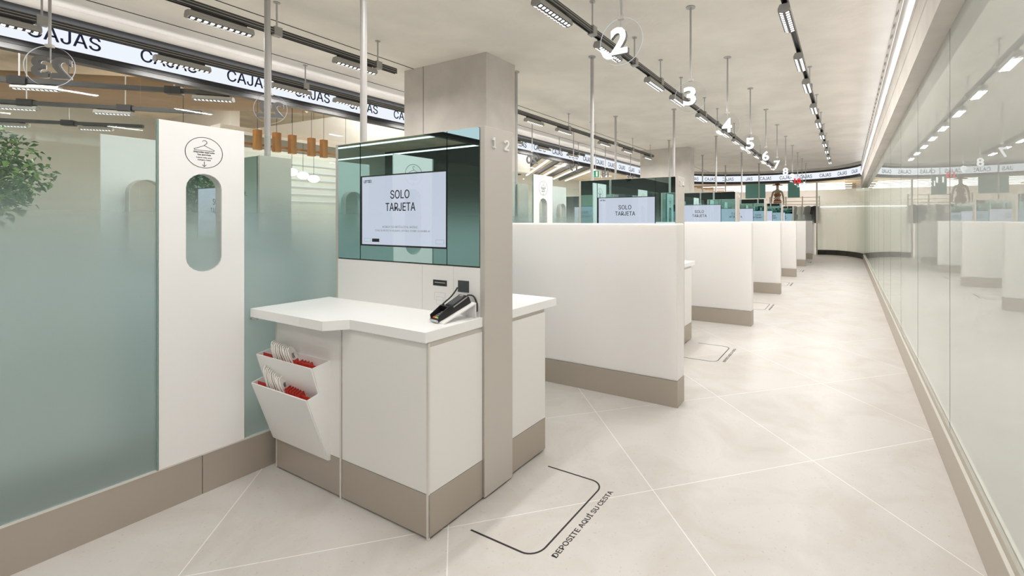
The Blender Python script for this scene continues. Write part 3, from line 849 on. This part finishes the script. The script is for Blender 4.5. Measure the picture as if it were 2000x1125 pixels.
def make_lamp(label):
    t = thing('track_light', label, 'track light', (0,0,TZ-.035), 0, '')
    BX('adapter', 'black', t, -.018, .018, -.20, .12, -.008, .012)
    BX('bracket', 'black', t, -.012, .012, .12, .19, -.02, .008)
    prof = [(-.030,-.018), (.030,-.018), (.046,-.050), (.046,-.070), (.0,-.084), (-.046,-.070), (-.046,-.050)]
    obj('housing', lambda bm: bm_prism(bm, prof, -.235, .235, 'Y'), 'lampgrey', t)
    def louv(bm):
        for s_ in (-1, 1):
            a, b = (s_*.043, -.0712), (s_*.003, -.0835)
            q = [(a[0], a[1]-.0006), (b[0], b[1]-.0006), (b[0], b[1]-.0016), (a[0], a[1]-.0016)]
            bm_prism(bm, q, -.225, .225, 'Y')
    lo = obj('louvre', louv, 'cellblack', t)
    def cells(bm):
        for s_ in (-1, 1):
            for i in range(10):
                y = -.2025+.045*i
                a, b = (s_*.036, -.0752), (s_*.010, -.0834)
                q = [(a[0], a[1]), (b[0], b[1]), (b[0], b[1]-.0015), (a[0], a[1]-.0015)]
                bm_prism(bm, q, y-.0130, y+.0130, 'Y')
    obj('light_cells', cells, 'led', lo)
    return t
lamp0 = make_lamp('x')
tracks = [
 (-.44, -2.0, 15.5, [.6, 2.9, 6.75, 8.3, 9.7, 10.9, 12.1, 13.3, 14.6], 'right hand', [-1.6,.0,1.5,4.13,5.34,6.33,7.67,8.88,10.19,11.35,12.5,13.7,14.9]),
 (-2.09, -2.0, 15.8, [1.2, 3.75, 4.72, 5.54, 6.36, 7.6, 8.46, 9.9, 11.6, 13.2], 'middle', [-1.5,.2,1.6,3.09,4.08,5.33,6.22,7.45,9.08,10.05,11.3,12.55,13.6,14.7]),
 (-4.70, -2.0, 3.63, [-.6, 1.2, 2.33, 3.39], 'near left', [.1,1.89,3.12]),
 (-4.70, 4.95, 11.9, [5.2, 7.49, 8.36, 9.58, 10.5, 11.66], 'far left', [5.2,6.38,7.32,8.97,10.17,11.47]),
 (-6.27, -2.0, 10.8, [1.19, 3.455, 9.56, 10.48], 'leftmost', [.95,2.18,3.28,4.08,5.4,6.6,7.8,8.9,10.19]),
]
wasfirst = True
ordw = ['first','second','third','fourth','fifth','sixth','seventh','eighth','ninth','tenth','eleventh','twelfth','thirteenth','fourteenth']
for x, y0, y1, rods, nm, ys in tracks:
    make_track(x, y0, y1, rods, '%s dark ceiling track with rods, running along the aisle' % nm)
    vis = 0
    for yy in ys:
        lb = '%s grey twin-row LED lamp from the camera on the %s track' % (ordw[ys.index(yy)], nm)
        if wasfirst: o = lamp0; wasfirst = False; o.location = (x, yy, TZ-.035); o['label'] = lb
        else: o = dup(lamp0, (x, yy, TZ-.035), 0, lb)
        o['group'] = 'lamps on the %s track' % nm
        area('lamp_light', (x, yy, TZ-.035-.10), .09, .44, LAMP_W)

# ------------------------------------------------------------------ hanging dome camera, exit sign
cc = thing('dome_camera', 'dome security camera on a rod behind the viewpoint, mirrored in the second kiosk', 'camera', (-6.2, -3.7, CEIL))
obj('rod', lambda bm: bm_tube(bm, (0,0,-.64), (0,0,0), .018, 10), 'white', cc)
obj('housing', lambda bm: bm_tube(bm, (0,0,-.72), (0,0,-.64), .13, 24, .09), 'white', cc)
obj('dome', lambda bm: bm_sphere(bm, (0,0,-.72), .11, (1,1,.85), 20), 'black', cc, smooth=True)
ex = thing('exit_sign', 'green running-man exit sign hanging by the glass near the far poles', 'sign', (-4.69, 8.55, 2.43))
BX('box', 'edge', ex, -.10, .10, -.02, .02, -.075, .075)
BX('green_face', 'green', ex, -.093, .093, -.023, -.0195, -.068, .068)
def man(bm):
    y0, y1 = -.0255, -.0228
    bm_tube(bm, (-.035,y0,.042), (-.035,y1,.042), .011, 10)
    poly = lambda p: bm_prism(bm, p, y0, y1, 'Y')
    poly([(-.050,.028), (-.022,.028), (-.028,-.012), (-.046,-.012)])
    poly([(-.046,-.010), (-.036,-.010), (-.058,-.052), (-.068,-.050)]); poly([(-.038,-.010), (-.028,-.010), (-.012,-.050), (-.022,-.054)])
    poly([(.02,-.055), (.065,-.055), (.065,.055), (.02,.055)])
obj('running_man', man, 'clothwhite', ex)
obj('hanger_rod', lambda bm: bm_tube(bm, (0,0,.07), (0,0,CEIL-2.43), .006, 8), 'steel', ex)

# ------------------------------------------------------------------ curved frosted end wall
endp = [(-1.12,21.5), (-.8,21.62), (-.4,21.55), (0,21.15), (.3,20.6), (.5,20.0), (.58,19.4)]
ew = thing('curved_glass_screen', 'curved frosted glass screen on a black plinth closing the far end', 'glass screen', (0,0,0))
obj('glass', lambda bm: ribbon(bm, endp, 0, .012, .2, 3.2), 'frostfar', ew)
obj('plinth', lambda bm: ribbon(bm, endp, -.04, .06, 0, .2), 'darkbase', ew)
obj('end_post', lambda bm: bm_box(bm, -1.16, -1.10, 21.46, 21.54, 0, 3.2), 'metal', ew)
for i in range(1, 6):
    pass

# ------------------------------------------------------------------ the shop beyond
struct(BX('wall_left', 'plaster', None, -6.72, -6.62, -9, -4, 3.03, 4.45))
struct(BX('ceiling', 'tan', None, -17, -6.66, -9, 31, 4.3, 4.4))
struct(BX('ceiling', 'tan', None, -6.66, 1.2, 17.5, 31, 4.3, 4.4))
struct(BX('wall_back', 'offwall', None, -17, 1.2, 30.9, 31, 0, 4.3))
struct(BX('wall_far_left', 'offwall', None, -17.1, -17, -9, 31, 0, 4.3))
struct(BX('wall_front', 'darkroom', None, -17, 1.2, -9.1, -9, 0, 4.3))
struct(BX('wall_end', 'offwall', None, 1.1, 1.2, 19, 31, 0, 4.3))
struct(obj('wall_bulkhead', lambda bm: bm_prism(bm, [(4.2,3.03),(4.2,3.07),(5.73,3.60),(7.5,4.12),(12,4.29),(12,3.03)], -9.3, -9.0, 'X'), 'offwall'))
struct(BX('trim_3', 'plaster', None, -9.32, -8.98, 3.6, 12, 2.96, 3.03))
struct(BX('wall_rear_left', 'offwall', None, -11.4, -11.2, 4.2, 11, 0, 3.0))
struct(BX('wall_bulkhead', 'offwall', None, -17, -13.2, 5.5, 5.7, 0, 4.3))
def diag_track(px, py, z, l, nm, lamps):
    t = thing('light_track', nm, 'light track', (px, py, z), -math.radians(45))
    obj('rail', lambda bm: bm_box(bm, -.03, .03, -l, l, -.03, .03), 'track', t)
    for a in (-.7, -.1, .5):
        yy = a*l
        BX('coupler', 'black', t, -.05, .05, yy-.09, yy+.09, -.05, .05)
        obj('rod', lambda bm: bm_tube(bm, (0,yy,.05), (0,yy,4.3-z), .008, 8), 'steel', t)
    for i, a in enumerate(lamps):
        o = dup(lamp0, (px+a*math.sin(math.radians(45)), py+a*math.cos(math.radians(45)), z-.03), -math.radians(45), 'grey LED lamp %s along the %s' % (['first','second','third','fourth','fifth'][i], nm.split(' with')[0]))
        o['group'] = 'lamps beyond the glass front'
diag_track(-9.0, 1.75, 3.22, 2.7, 'nearest dark diagonal track beyond the glass front', [-2.0, -.1, 1.8])
diag_track(-10.7, 2.05, 3.22, 2.0, 'middle dark diagonal track beyond the glass front', [-1.6, -.3, .85])
diag_track(-13.2, 1.9, 3.22, 2.2, 'deepest dark diagonal track beyond the glass front', [-1.4, .3, 1.5])
for i, (x, y) in enumerate(((-9, 1), (-12, 4), (-9, 6.5), (-9, 12), (-12, 16), (-9, 19), (-12, -3), (-8, -5), (-13, 20), (-13.5, 26), (-9, 25), (-3, 25), (-6, 26), (-2, 28.5))):  # lamps added to brighten the shop beyond the glass
    t = thing('added_ceiling_lamp', 'added square lamp brightening the shop, number %s from the left' % ordw[i], 'ceiling lamp', (x, y, 4.3), 0, 'added square lamps brightening the shop')
    t['label'] = 'added square lamp brightening the shop beyond the glass'
    BX('frame', 'edge', t, -.32, .32, -.32, .32, -.03, 0)
    BX('diffuser', 'strip', t, -.29, .29, -.29, .29, -.034, -.029)
    area('shop_fill_light', (x, y, 4.2), 1.0, 1.0, 95 if y < 8 else 110 if x < -7 else 70)
# duct
du = obj('ceiling_duct', lambda bm: bm_tube(bm, (-15.5,-1,3.6), (-9.8,5.4,3.95), .28, 24), 'beamdark')
du.data.materials[0] = M['brown']; tag(du, 'large dark round duct under the tan ceiling beyond the glass', 'duct')
# dark and white diagonal beams seen through the far panes
for i in range(4):
    b = obj('ceiling_beam', lambda bm: bm_box(bm, -.05, .05, -4.2, 4.2, -.07, .07), 'beamdark' )
    b.location = (-10, 13.5+1.1*i, 3.55); b.rotation_euler = (0, 0, math.radians(45)); tag(b, 'black diagonal ceiling beam beyond the far panes, %s in depth' % ordw[i], 'beam', 'black diagonal beams')
    s2 = obj('light_strip', lambda bm: bm_box(bm, -.03, .03, -4.0, 4.0, -.02, .02), 'strip')
    s2.location = (-10, 14.0+1.1*i, 3.5); s2.rotation_euler = (0, 0, math.radians(45)); tag(s2, 'thin white light strip beside the %s diagonal beam' % ordw[i], 'light strip', 'diagonal light strips')
# long light strips behind the camera (seen in the kiosk mirror)
for i in range(4):
    s2 = obj('rear_light_strip', lambda bm: bm_box(bm, -4.5, 4.5, -.015, .015, -.02, .02), 'strip')
    s2.location = (-11.5, -1.5-1.6*i, 3.6-.0*i); tag(s2, 'white light strip over the shop behind the camera, %s row, seen in the mirrors' % ordw[i], 'light strip', 'light strips behind the camera')
# amber wood battens and globe lamps
rail = obj('wood_rail', lambda bm: bm_box(bm, -8.93, -8.89, 2.9, 5.9, 2.73, 2.77), 'amber')
obj('rail_wire', lambda bm: [bm_tube(bm, (-8.91,y,2.77), (-8.91,y,4.3), .004, 6) for y in (3.1, 5.7)], 'black', rail)
tag(rail, 'long amber wooden rail crossing the hanging battens', 'rail')
for i in range(5):
    y = (4.06, 4.36, 4.62, 4.96, 5.19)[i]
    b = obj('hanging_batten', lambda bm: bm_box(bm, -.05, .05, -.05, .05, -.17, .17), 'amber'); b.location = (-8.80, y, 2.82)
    tag(b, 'amber hanging wooden box batten, %s from the left above the glass' % ordw[i], 'batten', 'amber battens')
    obj('hanging_wire', lambda bm: bm_tube(bm, (0,0,.17), (0,0,1.48), .004, 6), 'black', b)
for i in range(3):
    y = 4.98+.21*i
    t = thing('globe_lamp', 'glowing round lamp beyond the frosted glass, %s from the left' % ordw[i], 'pendant lamp', (-9.5, y, 2.39-.05*i), 0, 'glowing round lamps')
    obj('globe', lambda bm: bm_sphere(bm, (0,0,0), .10, (1,1,.75), 20), 'glow', t, smooth=True)
    obj('cord', lambda bm: bm_tube(bm, (0,0,.07), (0,0,1.91), .004, 6), 'black', t)

for i in range(6):
    s2 = obj('shelf_light', lambda bm: bm_box(bm, -.02, .02, -1.9, 2.9, -.012, .012), 'softline')
    s2.location = (-11.17, 6.5, 2.75-.17*i); tag(s2, 'long white light line on the shop wall beyond the battens, %s from the top' % ordw[i], 'light strip', 'light lines on the shop wall')
s2 = obj('light_strip', lambda bm: bm_box(bm, -1.0, 1.0, -.015, .015, -.02, .02), 'strip')  # added glowing bar that imitates a reflected light line on the screen
s2.location = (-.1, 22.15, 2.03); s2.rotation_euler = (0, 0, -.3); tag(s2, 'added glowing strip behind the curved frosted screen, imitating a reflected light line', 'light strip')
area('shop_fill_light', (-.2, 23.2, 3.9), 1.0, 1.0, 60)  # added fill to lift the space behind the curved screen, no fixture

# plant
pt = thing('potted_tree', 'leafy green potted tree beyond the glass at the far left', 'plant', (-8.1, .95, 0))
obj('pot', lambda bm: bm_tube(bm, (0,0,0), (0,0,.5), .22, 24, .30), 'white', pt)
obj('trunk', lambda bm: (bm_tube(bm, (0,0,.45), (.03,.02,1.5), .035, 8, .02), bm_tube(bm, (.03,.02,1.3), (.2,.15,2.0), .018, 6, .008), bm_tube(bm, (.03,.02,1.2), (-.2,-.1,2.1), .018, 6, .008), bm_tube(bm, (.0,.02,1.2), (-.1,.25,1.9), .016, 6, .008)), 'bark', pt)
def crown(bm, n, seed):
    rnd = random.Random(seed)
    for i in range(n):
        a = rnd.uniform(0, 2*PI); u = rnd.uniform(-1, 1); r = rnd.random()**.4
        q = math.sqrt(1-u*u)
        rr = .62*(1+.25*math.sin(3*a)+.2*math.sin(7*a+3*u))
        c = Vector((rr*r*q*math.cos(a), rr*r*q*math.sin(a), 1.95+.62*r*u))
        l = rnd.uniform(.05, .09); w = l*.32
        m_ = Matrix.Translation(c) @ Matrix.Rotation(rnd.uniform(0, 2*PI), 4, 'Z') @ Matrix.Rotation(rnd.uniform(-.3, 1.0), 4, 'Y') @ Matrix.Rotation(rnd.uniform(-.8, .8), 4, 'X')
        vs = [bm.verts.new(m_ @ Vector(p)) for p in ((0,0,0), (l*.4,w,.008), (l,0,-.012), (l*.4,-w,.008))]
        bm.faces.new((vs[0], vs[1], vs[2])); bm.faces.new((vs[0], vs[2], vs[3]))
obj('foliage', lambda bm: crown(bm, 2600, 1), 'leafa', pt)
obj('young_leaves', lambda bm: crown(bm, 1200, 2), 'leafb', pt)

# clothes rails and mannequin at the far end
def rack(x0, x1, y, h, label):
    t = thing('clothes_rack', label, 'clothes rack', ((x0+x1)/2, y, 0))
    w = (x1-x0)/2
    n = max(1, round((x1-x0)/.68))
    for i in range(n+1):
        x = -w+2*w*i/n
        obj('post', lambda bm: bm_box(bm, x-.022, x+.022, -.022, .022, 0, h), 'metal', t)
    for z in (h-.05, h-.22, h-.36):
        obj('rail', lambda bm: bm_box(bm, -w, w, -.012, .012, z-.012, z+.012), 'metal', t)
    return t
def garment(mat, label, loc, rz=0, ln=.75, cat='garment', group=None):
    t = thing('hanging_garment', label, cat, loc, rz, group)
    shape = [(-.21,-.07), (-.20,-.04), (-.05,0), (.05,0), (.20,-.04), (.21,-.07), (.27,-.36), (.19,-.38), (.17,-.2), (.18,-ln), (-.18,-ln), (-.17,-.2), (-.19,-.38), (-.27,-.36)]
    obj('cloth', lambda bm: bm_prism(bm, shape, -.025, .025, 'Y'), mat, t)
    tube = obj('hanger', lambda bm: (bm_tube(bm, (0,0,-.01), (0,0,.07), .004, 6)), 'steel', t)
    return t
rack(-3.08, -1.06, 22.1, 2.50, 'tall metal clothes rail at the far end beside the curved screen')
for i in range(7):
    garment(['clothwhite','clothgrey','clothwhite','clothgrey','clothwhite','clothgrey','clothblack'][i], '%s garment from the left on the tall rail at the far end' % ordw[i].replace('first','leftmost first'), (-2.85+.27*i, 22.1, 2.07), .9, group='garments on the far rail')
# frosted display glass below the rail
fg = BX('display_glass', 'frost', None, -3.3, -1.2, 21.2, 21.212, 0, 1.98); tag(fg, 'teal frosted glass front below the clothes rail at the far end', 'glass panel')
for i, (x0, x1) in enumerate(((-4.25,-3.35), (-2.38,-1.88))):
    p = BX('hanging_banner', 'teal', None, x0, x1, 22.6, 22.63, 2.48, 3.3); tag(p, 'plain teal hanging panel %s the mannequin' % ('left of' if i == 0 else 'right of'), 'banner', 'teal hanging panels')
    for sx_ in (.1, .9):
        xx = x0+(x1-x0)*sx_
        obj('wire', lambda bm: bm_tube(bm, (xx,22.615,3.3), (xx,22.615,4.3), .004, 6), 'steel', p)
# horizontal shelf ceiling slats at far end
for i in range(7):
    yy = 23.6+.8*i
    s2 = thing('lighting_bar', 'dark lighting bar crossing the far ceiling, %s in depth' % ordw[i], 'lighting bar', (-2.6, yy, 3.20), 0, 'lighting bars at the far end')
    BX('bar', 'brown', s2, -4.5, 3.6, -.06, .06, -.03, .05)
    BX('light_line', 'strip', s2, -4.0+.4*(i % 3), 2.5+.3*(i % 2), -.10, -.075, -.07, -.04)
    obj('rod', lambda bm: (bm_tube(bm, (-3,0,.05), (-3,0,1.09), .008, 6), bm_tube(bm, (2.5,0,.05), (2.5,0,1.09), .008, 6)), 'steel', s2)

# mannequin on a tall plinth
mn = thing('mannequin', 'mannequin with a wide brown hat on a tall plinth at the far end', 'mannequin', (-2.86, 22.9, 0), .15)
BX('plinth', 'offwall', mn, -.35, .35, -.3, .3, 0, 1.38)
def skin_body(name, pts, edges, radii, mat, parent, lv=2):
    me = bpy.data.meshes.new(name); me.from_pydata(pts, edges, [])
    o = bpy.data.objects.new(name, me); COL.objects.link(o)
    md = o.modifiers.new('skin', 'SKIN'); sd = o.modifiers.new('sub', 'SUBSURF'); sd.levels = lv; sd.render_levels = lv
    me.skin_vertices.new() if not me.skin_vertices else None
    for v, r in zip(me.skin_vertices[0].data, radii): v.radius = r if isinstance(r, tuple) else (r, r)
    me.skin_vertices[0].data[0].use_root = True
    dg = bpy.context.evaluated_depsgraph_get(); dg.update()
    m2 = bpy.data.meshes.new_from_object(o.evaluated_get(dg), depsgraph=dg)
    bpy.data.objects.remove(o)
    m2.materials.clear(); m2.materials.append(M[mat])
    for p in m2.polygons: p.use_smooth = True
    n = bpy.data.objects.new(name, m2); COL.objects.link(n); n.parent = parent
    return n
B0 = 1.38
pp = [(0,0,B0+.95), (0,0,B0+1.10), (0,0,B0+1.28), (0,0,B0+1.42), (0,0,B0+1.52), (0,-.01,B0+1.62), (0,-.01,B0+1.70),
      (.10,0,B0+.86), (.12,0,B0+.48), (.12,.02,B0+.08), (.13,-.10,B0+.03), (-.10,0,B0+.86), (-.12,0,B0+.48), (-.12,.02,B0+.08), (-.13,-.10,B0+.03),
      (.19,0,B0+1.40), (.26,0,B0+1.12), (.27,-.06,B0+.88), (.27,-.08,B0+.78), (-.19,0,B0+1.40), (-.26,0,B0+1.12), (-.27,-.06,B0+.88), (-.27,-.08,B0+.78)]
ee = [(0,1),(1,2),(2,3),(3,4),(4,5),(5,6),(0,7),(7,8),(8,9),(9,10),(0,11),(11,12),(12,13),(13,14),(3,15),(15,16),(16,17),(17,18),(3,19),(19,20),(20,21),(21,22)]
rr = [(.14,.10),(.115,.085),(.14,.10),(.12,.08),.05,(.08,.095),(.07,.085),.085,.055,.038,.035,.085,.055,.038,.035,.055,.042,.033,.03,.055,.042,.033,.03]
skin_body('body', pp, ee, rr, 'mann', mn)
obj('hat', lambda bm: (bm_tube(bm, (0,0,B0+1.70), (0,0,B0+1.72), .24, 28, .22), bm_tube(bm, (0,0,B0+1.72), (0,0,B0+1.84), .105, 20, .08)), 'hat', mn)
obj('top', lambda bm: bm_tube(bm, (0,0,B0+1.18), (0,0,B0+1.30), .150, 20, .155), 'clothbrown', mn)
obj('shorts', lambda bm: bm_tube(bm, (0,0,B0+.78), (0,0,B0+1.02), .20, 20, .155), 'clothbrown', mn)
obj('strap', lambda bm: bm_tube(bm, (.16,-.12,B0+1.44), (-.16,-.13,B0+1.05), .012, 8), 'hat', mn)

# clothes rail behind the camera, seen in the kiosk mirror
rack(-11.3, -9.0, -4.2, 1.75, 'low clothes rail in the shop behind the camera, seen in the mirrors')
for i in range(8):
    garment('clothwhite' if i % 3 else 'clothgrey', '%s garment on the low rail seen in the mirrors' % ordw[i], (-11.1+.27*i, -4.2, 1.32), .7, group='garments on the low rail')
